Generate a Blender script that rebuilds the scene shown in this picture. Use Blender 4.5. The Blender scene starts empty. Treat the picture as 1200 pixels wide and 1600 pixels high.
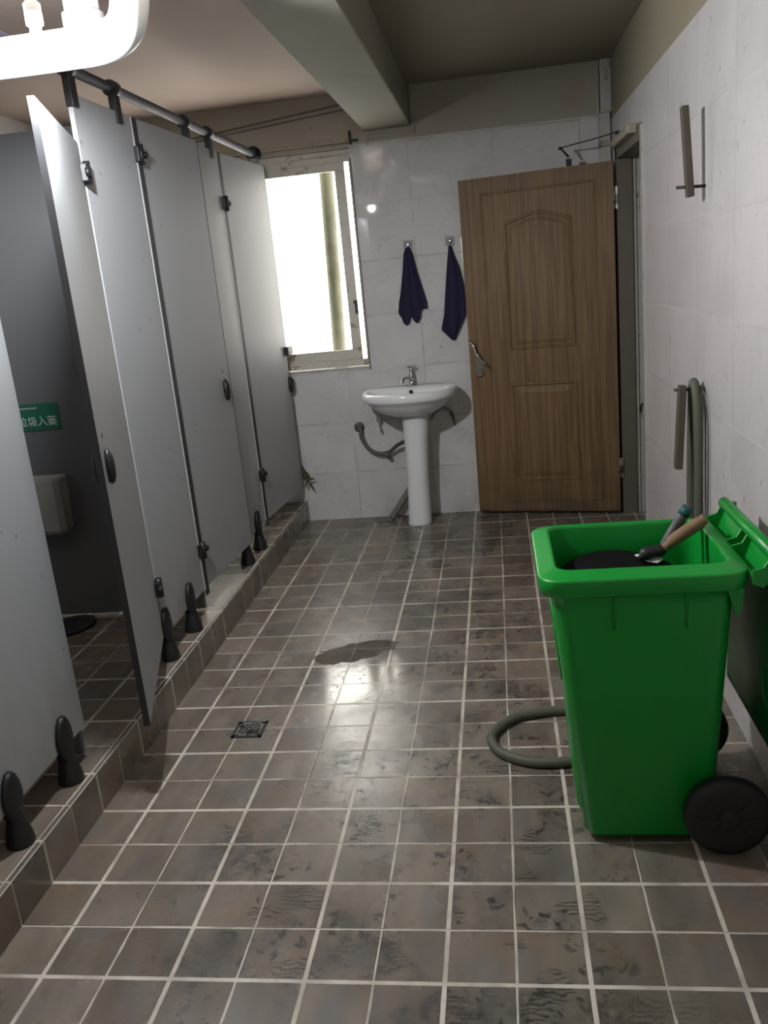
import bpy, bmesh, math, random
from mathutils import Vector, Matrix, noise
random.seed(7)
C = bpy.context.scene.collection
PI = math.pi

# ------------------------------------------------------------------ camera
YAW, PITCH, ROLL = 0.1464, 0.2667, -0.0977
CAM = Vector((0.19993, -1.5772, 1.54395))
cy, sy, cp, sp = math.cos(YAW), math.sin(YAW), math.cos(PITCH), math.sin(PITCH)
fw = Vector((-sy*cp, cy*cp, -sp)); r0 = Vector((cy, sy, 0)); u0 = r0.cross(fw)
cr, sr = math.cos(ROLL), math.sin(ROLL)
rr = r0*cr + u0*sr; uu = r0*(-sr) + u0*cr
cd = bpy.data.cameras.new('camera'); cam = bpy.data.objects.new('camera', cd); C.objects.link(cam)
M = Matrix((rr, uu, -fw)).transposed().to_4x4(); M.translation = CAM
cam.matrix_world = M
cd.sensor_fit = 'AUTO'; cd.sensor_width = 36; cd.lens = 1347.2*36/1600; cd.clip_start = 0.02
bpy.context.scene.camera = cam

# ------------------------------------------------------------------ light, world, exposure
vs = bpy.context.scene.view_settings
vs.view_transform = 'Standard'; vs.look = 'None'; vs.gamma = 1; vs.use_curve_mapping = False
vs.exposure = 0.0
SKY_STRENGTH = 9.0
BULB_STRENGTH = 3100
REAR_FILL_OPENING = (-0.2, 0.3, 1.35, 1.95)      # x0,x1,z0,z1 of an unseen opening added behind the camera for fill light
W = bpy.data.worlds.new('sky'); bpy.context.scene.world = W; W.use_nodes = True
W.node_tree.nodes['Background'].inputs[0].default_value = (1.0, 0.96, 0.88, 1)
W.node_tree.nodes['Background'].inputs[1].default_value = SKY_STRENGTH

# ------------------------------------------------------------------ material helpers
class NB:
    """small shader-node builder"""
    def __init__(s, name):
        s.m = bpy.data.materials.new(name); s.m.use_nodes = True
        s.nt = s.m.node_tree; s.b = s.nt.nodes['Principled BSDF']
    def n(s, t, **kw):
        nd = s.nt.nodes.new(t)
        for k, v in kw.items(): setattr(nd, k, v)
        return nd
    def lk(s, a, b): s.nt.links.new(a, b)
    def put(s, sock, v):
        if hasattr(v, 'is_output') or hasattr(v, 'links'): s.lk(v, sock)
        else: sock.default_value = v
    def math(s, op, a, b=0.0, c=0.0):
        nd = s.n('ShaderNodeMath', operation=op)
        for i, v in enumerate((a, b, c)): s.put(nd.inputs[i], v)
        return nd.outputs[0]
    def pos(s, scale=(1, 1, 1)):
        tc = s.n('ShaderNodeTexCoord'); mp = s.n('ShaderNodeMapping'); mp.inputs['Scale'].default_value = scale
        s.lk(tc.outputs['Object'], mp.inputs['Vector']); return mp.outputs[0]
    def sep(s, v):
        nd = s.n('ShaderNodeSeparateXYZ'); s.lk(v, nd.inputs[0]); return nd.outputs
    def comb(s, x, y, z=0.0):
        nd = s.n('ShaderNodeCombineXYZ')
        for i, v in enumerate((x, y, z)): s.put(nd.inputs[i], v)
        return nd.outputs[0]
    def noise(s, v, scale, detail=4, rough=0.55, dist=0.0):
        nd = s.n('ShaderNodeTexNoise'); s.lk(v, nd.inputs['Vector'])
        nd.inputs['Scale'].default_value = scale; nd.inputs['Detail'].default_value = detail
        nd.inputs['Roughness'].default_value = rough; nd.inputs['Distortion'].default_value = dist
        return nd.outputs['Fac']
    def white(s, v):
        nd = s.n('ShaderNodeTexWhiteNoise', noise_dimensions='3D'); s.lk(v, nd.inputs['Vector']); return nd.outputs['Value']
    def step(s, v, a, b):                       # smoothstep a..b -> 0..1
        nd = s.n('ShaderNodeMapRange', interpolation_type='SMOOTHSTEP')
        s.put(nd.inputs['Value'], v); nd.inputs['From Min'].default_value = a; nd.inputs['From Max'].default_value = b
        return nd.outputs[0]
    def mix(s, f, a, b):
        nd = s.n('ShaderNodeMix', data_type='RGBA'); s.put(nd.inputs['Factor'], f)
        for k, v in ((6, a), (7, b)):
            if isinstance(v, tuple): v = (*v[:3], 1)
            s.put(nd.inputs[k], v)
        return nd.outputs[2]
    def bump(s, h, strength=0.3, dist=0.002):
        nd = s.n('ShaderNodeBump'); nd.inputs['Strength'].default_value = strength; nd.inputs['Distance'].default_value = dist
        s.lk(h, nd.inputs['Height']); s.lk(nd.outputs[0], s.b.inputs['Normal'])
    def out(s, col=None, rough=None, metal=None):
        for k, v in (('Base Color', col), ('Roughness', rough), ('Metallic', metal)):
            if v is None: continue
            if isinstance(v, tuple): v = (*v[:3], 1)
            s.put(s.b.inputs[k], v)
        return s.m

def simple(name, col, rough=0.5, metal=0.0, var=0.12, scale=18, bump=0.0, dirt=None):
    b = NB(name); p = b.pos(); f = b.noise(p, scale)
    dark = tuple(c*(1-var) for c in col); lite = tuple(min(1, c*(1+var)) for c in col)
    c = b.mix(f, dark, lite)
    if dirt: c = b.mix(b.step(b.noise(p, dirt[1], 6, .65), dirt[2], dirt[2]+.12), c, dirt[0])
    if bump: b.bump(b.noise(p, scale*6), bump, .001)
    r = b.math('ADD', b.math('MULTIPLY', f, .15), rough-.07)
    return b.out(c, r, metal)

# ---- floor tiles: 16.2 x 16.5 cm fields, wide pale joints alternating with thin dark ones
TX, TY = 0.1619, 0.165
def floor_mat(name, dirt_center=True, side=False):
    b = NB(name); p = b.pos(); x, y, z = b.sep(p)
    u = b.math('DIVIDE', x, TX)
    v = b.math('DIVIDE', y, TY)
    w = b.math('DIVIDE', b.math('SUBTRACT', z, -0.01), .17) if side else None
    wob = b.math('MULTIPLY', b.math('SUBTRACT', b.noise(p, 26, 3), .5), .0022)
    def line(t, size):
        rn = b.math('ROUND', t); sd = b.math('MULTIPLY', b.math('SUBTRACT', t, rn), size); d = b.math('MULTIPLY', b.math('ABSOLUTE', b.math('SUBTRACT', t, rn)), size)
        d = b.math('ADD', d, wob)
        odd = b.math('ABSOLUTE', b.math('MODULO', rn, 2.0)); return d, odd, sd
    if side: lines = [line(v, TY)]
    else: lines = [line(u, TX), line(v, TY)]
    tile_id = b.comb(b.math('FLOOR', u), b.math('FLOOR', v)) if not side else b.comb(b.math('FLOOR', v), 3.0)
    rnd = b.white(tile_id)
    sh = b.n('ShaderNodeVectorMath', operation='ADD'); b.lk(p, sh.inputs[0])
    off = b.comb(b.math('MULTIPLY', rnd, 7.0), b.math('MULTIPLY', rnd, 3.0)); b.lk(off, sh.inputs[1]); q = sh.outputs[0]
    st = b.n('ShaderNodeVectorMath', operation='MULTIPLY'); b.lk(q, st.inputs[0]); st.inputs[1].default_value = (1.6, .55, 1)
    n1 = b.noise(st.outputs[0], 8, 3, .5); n2 = b.noise(q, 30, 5, .65)
    c = b.mix(b.step(n1, .2, .8), (.118, .100, .078), (.210, .176, .138))
    c = b.mix(b.math('MULTIPLY', b.step(b.noise(q, 4, 2), .45, .80), .7), c, (.20, .135, .085))
    c = b.mix(b.math('MULTIPLY', b.step(b.noise(st.outputs[0], 9, 3), .42, .85), .6), c, (.135, .138, .145))
    tone = b.math('ADD', b.math('MULTIPLY', rnd, .35), .82)
    mm = b.n('ShaderNodeVectorMath', operation='SCALE'); b.lk(c, mm.inputs[0]); b.lk(tone, mm.inputs['Scale']); c = mm.outputs[0]
    # grime: footprints and scuffs, mostly down the walked middle of the room
    walk = b.math('SUBTRACT', 1.0, b.step(b.math('ABSOLUTE', b.math('SUBTRACT', x, -.12)), .30, .85))
    g = b.math('MULTIPLY', b.step(b.noise(p, 30, 3, .6, .6), .56, .62), b.step(b.noise(p, 4.2, 3, .55), .47, .55))
    g = b.math('MAXIMUM', g, b.math('MULTIPLY', b.math('MULTIPLY', b.step(b.noise(p, 34, 6, .8), .40, .60), b.step(b.noise(p, 4.0, 4, .55), .50, .66)), .9))
    wv = b.n('ShaderNodeTexWave', bands_direction='Y'); b.lk(p, wv.inputs['Vector']); wv.inputs['Scale'].default_value = 22
    wv.inputs['Distortion'].default_value = 9; wv.inputs['Detail'].default_value = 3; wv.inputs['Detail Scale'].default_value = 1.5
    tread = b.math('MULTIPLY', b.step(wv.outputs['Fac'], .55, .9), b.step(b.noise(p, 6.5, 2, .5), .56, .62))
    g = b.math('MINIMUM', b.math('ADD', g, b.math('MULTIPLY', tread, .9)), 1.0)
    if not side: c = b.mix(b.math('MULTIPLY', b.math('MULTIPLY', g, walk), .95), c, (.014, .011, .009))
    # joints
    jm = None; h = None
    gn = b.step(b.noise(p, 5, 3, .6), .35, .6)
    for d, odd, sd in lines:
        wide = b.math('SUBTRACT', .0056, b.math('MULTIPLY', odd, .0022))
        inside = b.step(b.math('SUBTRACT', d, wide), .0010, -.0004)
        core = b.math('MULTIPLY', b.step(sd, .0004, .0014), b.step(b.noise(p, 4.0, 2, .5), .38, .55))
        col = b.mix(b.math('MULTIPLY', b.math('MULTIPLY', core, odd), .95), b.mix(gn, (.34, .30, .245), (.56, .51, .43)), (.02, .016, .012))
        inv = b.math('SUBTRACT', 1.0, b.math('MINIMUM', inside, 1.0))
        ins = b.step(b.math('SUBTRACT', wide, d), -.0006, .0006)
        c = b.mix(ins, c, col)
        jm = ins if jm is None else b.math('MAXIMUM', jm, ins)
    # gloss: damp sheen with a dry matt patch in the middle
    wet = b.step(b.noise(p, 3.2, 3, .6), .35, .65)
    rough = b.math('ADD', .15, b.math('MULTIPLY', b.math('SUBTRACT', 1.0, wet), .08))
    rough = b.math('ADD', rough, .08)
    rough = b.math('ADD', rough, b.math('MULTIPLY', jm, .3))
    if not side:
        px = b.math('DIVIDE', b.math('ADD', b.math('SUBTRACT', x, -.475), b.math('MULTIPLY', b.math('SUBTRACT', b.noise(p, 14, 4), .5), .12)), .175)
        py = b.math('DIVIDE', b.math('ADD', b.math('SUBTRACT', y, b.math('ADD', 1.785, b.math('MULTIPLY', b.math('ADD', x, .475), .35))), b.math('MULTIPLY', b.math('SUBTRACT', b.noise(p, 16, 4), .5), .09)), .095)
        fx = b.math('DIVIDE', b.math('ADD', b.math('SUBTRACT', x, -.47), b.math('MULTIPLY', b.math('SUBTRACT', b.noise(p, 5, 3), .5), .25)), .30)
        fy = b.math('DIVIDE', b.math('ADD', b.math('SUBTRACT', y, 1.60), b.math('MULTIPLY', b.math('SUBTRACT', b.noise(p, 6, 3), .5), .25)), .34)
        film = b.math('SUBTRACT', 1.0, b.step(b.math('ADD', b.math('MULTIPLY', fx, fx), b.math('MULTIPLY', fy, fy)), .25, 1.3))
        rough = b.math('MULTIPLY', rough, b.math('SUBTRACT', 1.0, b.math('MULTIPLY', film, .62)))
        rad = b.math('ADD', b.math('MULTIPLY', px, px), b.math('MULTIPLY', py, py))
        patch = b.math('SUBTRACT', 1.0, b.step(rad, .92, 1.06))
        rough = b.math('ADD', rough, b.math('MULTIPLY', patch, .45))
        rough = b.math('ADD', rough, b.math('MULTIPLY', b.math('MULTIPLY', g, walk), .12))
        c = b.mix(b.math('MULTIPLY', patch, .7), c, (.075, .066, .054))
        b.put(b.b.inputs['Specular IOR Level'], b.math('SUBTRACT', .85, b.math('MULTIPLY', patch, .75)))
    hh = b.math('MULTIPLY', jm, -1.0)
    b.bump(hh, .5, .0015)
    return b.out(c, rough)

# ---- glazed wall tiles, ua = axis running along the wall
def tile_mat(name, ua, u_off, width=.5, height=.33, z_off=-.012, tint=(.55, .54, .525), rough=.018, joint=1.0):
    b = NB(name); p = b.pos(); s = b.sep(p); U = s[0] if ua == 'x' else s[1]
    u = b.math('DIVIDE', b.math('SUBTRACT', U, u_off), width); v = b.math('DIVIDE', b.math('SUBTRACT', s[2], z_off), height)
    def d(t, size): return b.math('MULTIPLY', b.math('ABSOLUTE', b.math('SUBTRACT', t, b.math('ROUND', t))), size)
    dd = b.math('MINIMUM', d(u, width), d(v, height))
    jm = b.math('SUBTRACT', 1.0, b.step(dd, .0008, .0024))
    rnd = b.white(b.comb(b.math('FLOOR', u), b.math('FLOOR', v)))
    sh = b.n('ShaderNodeVectorMath', operation='ADD'); b.lk(p, sh.inputs[0]); b.lk(b.comb(b.math('MULTIPLY', rnd, 9.0), 0.0, rnd), sh.inputs[1])
    q = sh.outputs[0]
    c = b.mix(b.step(b.noise(q, 2.2, 3, .5, 1.0), .35, .7), tint, tuple(t*.90 for t in tint))
    vein = b.math('ABSOLUTE', b.math('SUBTRACT', b.noise(q, 3.3, 4, .6, 1.2), .5))
    c = b.mix(b.math('MULTIPLY', b.math('SUBTRACT', 1.0, b.step(vein, .0, .02)), .22), c, tuple(t*.6 for t in tint))
    # grime low on the wall
    low = b.math('SUBTRACT', 1.0, b.step(s[2], .05, 1.0))
    c = b.mix(b.math('MULTIPLY', b.math('MULTIPLY', b.step(b.noise(p, 4, 5, .65), .48, .72), low), .5), c, (.30, .27, .215))
    edge = b.math('MULTIPLY', b.math('SUBTRACT', 1.0, b.step(dd, .002, .03)), b.step(b.noise(p, 7, 4), .45, .7))
    c = b.mix(b.math('MULTIPLY', edge, .25), c, (.36, .33, .28))
    c = b.mix(b.math('MULTIPLY', b.step(b.noise(p, 31, 2, .4), .735, .76), .7), c, (.15, .13, .1))
    gcol = b.mix(b.step(b.noise(p, 6, 3), .4, .6), (.20, .18, .16), (.44, .42, .40))
    c = b.mix(b.math('MULTIPLY', jm, joint), c, gcol)
    b.bump(b.math('ADD', b.math('MULTIPLY', jm, -joint), b.math('MULTIPLY', b.noise(p, 3.0, 2, .4), 1.5)), .25*joint, .0015)
    return b.out(c, b.math('ADD', rough, b.math('MULTIPLY', jm, .5)))

def plaster(name, col, stain=(.30, .20, .12)):
    b = NB(name); p = b.pos()
    c = b.mix(b.noise(p, 2.5, 5, .6), tuple(k*.88 for k in col), tuple(k*1.08 for k in col))
    c = b.mix(b.math('MULTIPLY', b.step(b.noise(p, 1.7, 6, .65, .6), .55, .75), .45), c, stain)
    c = b.mix(b.math('MULTIPLY', b.step(b.noise(p, 17, 4, .6), .70, .76), .5), c, tuple(k*.4 for k in stain))
    b.bump(b.noise(p, 60, 6), .25, .001)
    return b.out(c, .8)

def wood(name):
    b = NB(name); p = b.pos(); x, y, z = b.sep(p)
    g = b.comb(b.math('MULTIPLY', x, 46.0), b.math('MULTIPLY', y, 46.0), b.math('MULTIPLY', z, 1.6))
    g2 = b.comb(b.math('MULTIPLY', x, 150.0), b.math('MULTIPLY', y, 150.0), b.math('MULTIPLY', z, 5.0))
    n1 = b.noise(g, 1, 4, .6, .5); n2 = b.noise(g2, 1, 3, .6)
    c = b.mix(b.step(n1, .3, .7), (.115, .068, .030), (.200, .124, .058))
    c = b.mix(b.math('MULTIPLY', b.step(n2, .5, .8), .5), c, (.070, .043, .022))
    dirt = b.math('MULTIPLY', b.math('SUBTRACT', 1.0, b.step(z, .02, .45)), b.step(b.noise(p, 5, 5, .6), .35, .65))
    c = b.mix(b.math('MULTIPLY', dirt, .55), c, (.055, .045, .020))
    low = b.math('SUBTRACT', 1.0, b.step(b.math('ADD', z, b.math('MULTIPLY', b.noise(p, 12, 4), .05)), .03, .065))
    c = b.mix(b.math('MULTIPLY', low, .85), c, (.03, .022, .014))
    b.bump(n2, .15, .001); b.b.inputs['Specular IOR Level'].default_value = .3
    return b.out(c, .55)

def laminate(name, col):
    b = NB(name); p = b.pos(); z = b.sep(p)[2]
    c = b.mix(b.noise(p, 1.3, 3), tuple(k*.95 for k in col), tuple(k*1.04 for k in col))
    low = b.math('SUBTRACT', 1.0, b.step(z, .0, .75))
    c = b.mix(b.math('MULTIPLY', b.math('MULTIPLY', low, b.step(b.noise(p, 3, 4, .6), .4, .7)), .35), c, (.16, .155, .125))
    c = b.mix(b.math('MULTIPLY', b.step(b.noise(p, 26, 2, .4), .74, .77), .6), c, (.08, .07, .06))
    b.b.inputs['Specular IOR Level'].default_value = .28
    return b.out(c, .58)

def plastic(name, col, rough=.38, scuff=.25):
    b = NB(name); p = b.pos(); 
    c = b.mix(b.noise(p, 3, 4), tuple(k*.9 for k in col), tuple(k*1.08 for k in col))
    st = b.comb(b.math('MULTIPLY', b.sep(p)[0], 3.0), b.math('MULTIPLY', b.sep(p)[1], 3.0), b.sep(p)[2])
    s = b.step(b.noise(st, 12, 6, .7), .58, .8)
    c = b.mix(b.math('MULTIPLY', s, scuff), c, tuple(min(1, k*1.1+.03) for k in col))
    b.bump(b.noise(p, 220, 3), .12, .0005)
    return b.out(c, b.math('ADD', rough, b.math('MULTIPLY', s, .15)))

MT = {}
MT['floor'] = floor_mat('floor_tiles')
MT['riser'] = floor_mat('step_riser_tiles', side=True)
MT['tile_back'] = tile_mat('back_wall_tiles', 'x', -.2585)
MT['tile_right'] = tile_mat('right_wall_tiles', 'y', 1.23, width=.5, tint=(.52, .485, .475), rough=.32, joint=.12)
MT['tile_left'] = tile_mat('left_wall_tiles', 'y', 0)
MT['plaster'] = plaster('old_wall_plaster', (.35, .32, .27))
MT['ceiling'] = plaster('ceiling_plaster', (.40, .315, .27), (.36, .24, .19))
MT['ceiling_shaded'] = plaster('olive_shaded_plaster', (.225, .195, .135), (.2, .16, .1))  # right bay and right wall top: shade put into the plaster colour
MT['beam'] = plaster('beam_plaster', (.245, .225, .180), (.21, .185, .12))
MT['wood'] = wood('brown_wood_grain')
MT['jamb'] = simple('dark_jamb_paint', (.13, .11, .085), .5)
MT['pale'] = simple('pale_trim', (.42, .40, .36), .5, dirt=((.2, .17, .12), 9, .58))
MT['laminate'] = laminate('grey_laminate', (.325, .335, .345))
MT['laminate_shaded'] = laminate('shaded_grey_laminate', (.12, .125, .13))  # panel laminate darkened to stand for shade inside the stall
MT['edge_dark'] = simple('dark_panel_edge', (.022, .022, .025), .65)
MT['alu'] = simple('panel_edge_strip', (.42, .42, .41), .5, .0)
MT['black'] = simple('black_plastic', (.007, .007, .008), .5)
MT['rail'] = simple('grey_metal_rail', (.035, .035, .05), .7, .0)
MT['upvc'] = simple('window_frame_plastic', (.46, .43, .37), .45, dirt=((.22, .18, .12), 14, .56))
MT['oldtrim'] = simple('aged_header_trim', (.30, .26, .205), .6, dirt=((.12, .09, .06), 22, .60))
MT['ceramic'] = simple('white_ceramic', (.70, .71, .71), .13, var=.03, scale=3)
MT['chrome'] = simple('chrome', (.55, .55, .56), .16, 1.0, var=.05)
MT['dullmetal'] = simple('worn_metal', (.30, .29, .27), .45, .8, dirt=((.08, .06, .04), 20, .5))
MT['hose'] = simple('grey_green_hose', (.085, .09, .062), .6)
MT['hose_dark'] = simple('dark_grey_hose', (.075, .072, .07), .5)
MT['greypipe'] = simple('grey_pipe', (.16, .14, .125), .6)
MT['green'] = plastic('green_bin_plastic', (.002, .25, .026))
MT['green_shaded'] = plastic('green_lid_shaded', (.003, .15, .022))  # bin green darkened in colour, since the open lid hangs in shade
MT['tyre'] = simple('black_rubber', (.010, .010, .010), .6)
MT['bag'] = simple('black_bag', (.003, .0025, .0025), .85, bump=.3); MT['bag'].node_tree.nodes['Principled BSDF'].inputs['Specular IOR Level'].default_value = .12
MT['cloth'] = simple('navy_cloth', (.011, .007, .033), .92, var=.35, scale=40, bump=.5)
MT['white'] = simple('white_plastic', (.75, .75, .74), .35, var=.03)
MT['clear'] = simple('hook_plate', (.22, .22, .23), .5, .0)
MT['timber'] = simple('raw_dark_timber', (.070, .052, .038), .75, var=.35, scale=30)
MT['handle_wood'] = simple('tool_handle_wood', (.19, .115, .055), .65, var=.3, dirt=((.08, .05, .03), 10, .52))
MT['teal'] = simple('teal_plastic', (.008, .07, .07), .5)
MT['box'] = simple('grey_box_plastic', (.34, .34, .31), .5)
MT['sign'] = simple('green_sign_face', (.004, .105, .06), .4, var=.05)
MT['signtext'] = simple('white_sign_text', (.55, .60, .56), .5, var=.02)
MT['paper'] = simple('paper_scrap', (.6, .6, .58), .7)
MT['leaf'] = simple('dry_leaf', (.055, .050, .026), .8)
MT['pipe'] = simple('white_pipe', (.72, .72, .74), .3, var=.02)
MT['pole'] = simple('weathered_pole', (.13, .135, .095), .8, dirt=((.105, .105, .07), 9, .5))
MT['wire'] = simple('black_wire', (.02, .02, .02), .6)
MT['red'] = simple('faded_red', (.55, .12, .14), .6)
b = NB('bulb_glass'); b.b.inputs['Emission Color'].default_value = (.93, .96, 1, 1); b.b.inputs['Emission Strength'].default_value = BULB_STRENGTH
MT['bulb'] = b.out((.9, .9, .9), .3)
b = NB('window_glass'); b.b.inputs['Transmission Weight'].default_value = 1; b.b.inputs['IOR'].default_value = 1.05
MT['glass'] = b.out((.97, .98, .97), .02)

# ------------------------------------------------------------------ mesh helpers
def rot(axis, a): return Matrix.Rotation(a, 4, axis)
def T(x, y, z): return Matrix.Translation((x, y, z))
class MB:
    def __init__(s): s.bm = bmesh.new(); s.mi = 0
    def _f(s, vs, smooth=False):
        try: f = s.bm.faces.new(vs)
        except ValueError: return
        f.material_index = s.mi; f.smooth = smooth
    def box(s, x0, x1, y0, y1, z0, z1, bev=0.0, mat=None, skip=()):
        P = [(x0, y0, z0), (x1, y0, z0), (x1, y1, z0), (x0, y1, z0), (x0, y0, z1), (x1, y0, z1), (x1, y1, z1), (x0, y1, z1)]
        v = [s.bm.verts.new((mat @ Vector(p)) if mat else p) for p in P]
        fs = dict(b=(3, 2, 1, 0), t=(4, 5, 6, 7), f=(0, 1, 5, 4), r=(1, 2, 6, 5), k=(2, 3, 7, 6), l=(3, 0, 4, 7))
        new = []
        for k, q in fs.items():
            if k in skip: continue
            f = s.bm.faces.new([v[i] for i in q]); f.material_index = s.mi; new.append(f)
        if bev:
            es = list({e for f in new for e in f.edges})
            bmesh.ops.bevel(s.bm, geom=es, offset=bev, segments=2, profile=.5, affect='EDGES')
        return s
    def rings(s, rings, closed=True, cap0=True, cap1=True, smooth=True):
        vv = [[s.bm.verts.new(p) for p in r] for r in rings]
        n = len(vv[0])
        for a, c in zip(vv, vv[1:]):
            for i in range(n if closed else n-1):
                j = (i+1) % n; s._f((a[i], a[j], c[j], c[i]), smooth)
        if cap0: s._f(list(reversed(vv[0])))
        if cap1: s._f(vv[-1])
        return s
    def lathe(s, prof, mat=None, n=24, cap=True, smooth=True):       # prof: (radius, z)
        R = []
        for r, z in prof:
            ring = [Vector((max(r, 1e-4)*math.cos(2*PI*i/n), max(r, 1e-4)*math.sin(2*PI*i/n), z)) for i in range(n)]
            R.append([mat @ p for p in ring] if mat else ring)
        return s.rings(R, cap0=cap, cap1=cap, smooth=smooth)
    def tube(s, pts, r, n=12, sm=0, cap=True, flat=1.0):
        pts = [Vector(p) for p in pts]
        if sm:
            out = []
            P = [pts[0]*2-pts[1]] + pts + [pts[-1]*2-pts[-2]]
            for i in range(1, len(P)-2):
                for k in range(sm):
                    t = k/sm; a, b_, c, d = P[i-1:i+3]
                    out.append(.5*((2*b_)+(c-a)*t+(2*a-5*b_+4*c-d)*t*t+(3*b_-a-3*c+d)*t**3))
            pts = out+[pts[-1]]
        rs = r if isinstance(r, (list, tuple)) else [r]*len(pts)
        if len(rs) != len(pts):
            rs = [rs[min(len(rs)-1, int(i*(len(rs)-1)/(len(pts)-1)+.5))] for i in range(len(pts))]
        R = []; up = Vector((0, 0, 1)); prev = None
        for i, p in enumerate(pts):
            t = (pts[min(i+1, len(pts)-1)]-pts[max(i-1, 0)]).normalized()
            if prev is None:
                a = t.cross(up); a = a if a.length > .1 else t.cross(Vector((1, 0, 0)))
            else: a = prev - t*prev.dot(t)
            a.normalize(); prev = a; b_ = t.cross(a)
            R.append([p + (a*math.cos(2*PI*k/n) + b_*flat*math.sin(2*PI*k/n))*rs[i] for k in range(n)])
        return s.rings(R, cap0=cap, cap1=cap)
    def cyl(s, a, b_, r, n=20, r2=None):
        return s.tube([a, b_], [r, r if r2 is None else r2], n)
    def prism(s, pts, d, bev=0):                                     # polygon extruded by vector d
        a = [s.bm.verts.new(p) for p in pts]; c = [s.bm.verts.new(Vector(p)+Vector(d)) for p in pts]
        n = len(a); s._f(list(reversed(a))); s._f(c)
        for i in range(n): s._f((a[i], a[(i+1) % n], c[(i+1) % n], c[i]))
        return s
    def build(s, name, mats, parent=None, bevel=0, solid=0, subdiv=0, autosm=False):
        bmesh.ops.recalc_face_normals(s.bm, faces=s.bm.faces)
        me = bpy.data.meshes.new(name); s.bm.to_mesh(me); s.bm.free()
        for m in (mats if isinstance(mats, (list, tuple)) else [mats]): me.materials.append(MT[m])
        o = bpy.data.objects.new(name, me); C.objects.link(o)
        if parent is not None: o.parent = parent
        if solid:
            md = o.modifiers.new('thickness', 'SOLIDIFY'); md.thickness = solid; md.offset = 0
        if subdiv:
            md = o.modifiers.new('smooth', 'SUBSURF'); md.levels = md.render_levels = subdiv
        if bevel:
            md = o.modifiers.new('bevel', 'BEVEL'); md.width = bevel; md.segments = 2; md.limit_method = 'ANGLE'
        return o
def tag(o, label=None, cat=None, group=None, kind=None):
    if label: o['label'] = label
    if cat: o['category'] = cat
    if group: o['group'] = group
    if kind: o['kind'] = kind
    return o
def thing(name, loc, label, cat, group=None, rz=0, kind=None):
    o = bpy.data.objects.new(name, None); C.objects.link(o); o.location = loc; o.rotation_euler = (0, 0, rz)
    o.empty_display_size = .1
    return tag(o, label, cat, group, kind)
def struct(o, label, cat): return tag(o, label, cat, kind='structure')
def copy_tree(o, parent=None):
    c = o.copy(); C.objects.link(c); c.parent = parent
    for ch in [k for k in bpy.data.objects if k.parent == o]: copy_tree(ch, c)
    return c

# ------------------------------------------------------------------ setting
XL, XR, YB, YF, ZC = -2.45, 0.92, 3.905, -3.0, 2.595
XS, ZS = -1.115, 0.135            # raised stall platform: front edge and height
m = MB(); m.box(XS-.02, 2.2, YF, YB+.1, -.1, 0)
struct(m.build('floor', 'floor'), 'grey-brown tiled washroom floor with pale and dark joints, scuffed and damp', 'floor')
m = MB(); m.box(XL, XS-.004, YF, YB, -.1, ZS)
m.mi = 1; m.box(XS-.004, XS, YF, YB, -.05, ZS-.003)
struct(m.build('floor_platform', ['floor', 'riser']), 'raised tiled platform under the toilet stalls', 'floor')
m = MB(); m.tube([(XS-.002, YF, ZS-.0015), (XS-.002, YB, ZS-.0015)], .0022, 8)
struct(m.build('trim_1', 'pale'), 'thin worn pale nosing along the platform edge', 'trim')

WX0, WX1, WZ0, WZ1 = -1.95, -.607, .99, 2.345      # window opening
m = MB(); TH = .24
for x0, x1, z0, z1, mi in ((XL-.2, WX0, -.1, 2.31, 0), (WX1, 2.2, -.1, 2.31, 0), (WX0, WX1, -.1, WZ0, 0),
                           (XL-.2, WX0, 2.31, ZC+.1, 1), (WX1, 2.2, 2.31, ZC+.1, 1), (WX0, WX1, WZ1, ZC+.1, 1)):
    m.mi = mi; m.box(x0, x1, YB, YB+TH, z0, z1)
struct(m.build('wall_back', ['tile_back', 'plaster']), 'white tiled back wall with plaster band at the top', 'wall')
DY0, DY1, DZ = 2.84, 3.70, 2.075                    # doorway in right wall
m = MB()
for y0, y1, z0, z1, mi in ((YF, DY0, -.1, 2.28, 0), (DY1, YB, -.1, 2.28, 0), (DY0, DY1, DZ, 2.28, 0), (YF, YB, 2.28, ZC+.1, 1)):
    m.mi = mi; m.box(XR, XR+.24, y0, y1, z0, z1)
struct(m.build('wall_right', ['tile_right', 'ceiling_shaded']), 'pinkish white tiled right wall', 'wall')
m = MB(); m.box(XL-.2, XL, YF, YB, -.1, ZC+.1)
struct(m.build('wall_left', 'tile_left'), 'tiled left wall behind the stalls', 'wall')
m = MB(); x0, x1, z0, z1 = REAR_FILL_OPENING
m.box(XL-.2, x0, YF-.2, YF, -.1, ZC+.1); m.box(x1, 2.2, YF-.2, YF, -.1, ZC+.1); m.box(x0, x1, YF-.2, YF, -.1, z0); m.box(x0, x1, YF-.2, YF, z1, ZC+.1)
struct(m.build('wall_front', 'plaster'), 'plain wall behind the viewer with an opening added for fill light', 'wall')
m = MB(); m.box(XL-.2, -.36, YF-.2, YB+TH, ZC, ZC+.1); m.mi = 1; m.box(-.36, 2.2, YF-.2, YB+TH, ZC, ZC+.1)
struct(m.build('ceiling', ['ceiling', 'ceiling_shaded']), 'stained cream plaster ceiling, shade coloured into its right bay', 'ceiling')
m = MB(); m.box(-.505, -.225, YF, YB, 2.374, ZC, bev=.006)
struct(m.build('ceiling_beam', 'beam'), 'boxed plaster beam running along the ceiling to the back wall', 'beam')
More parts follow.
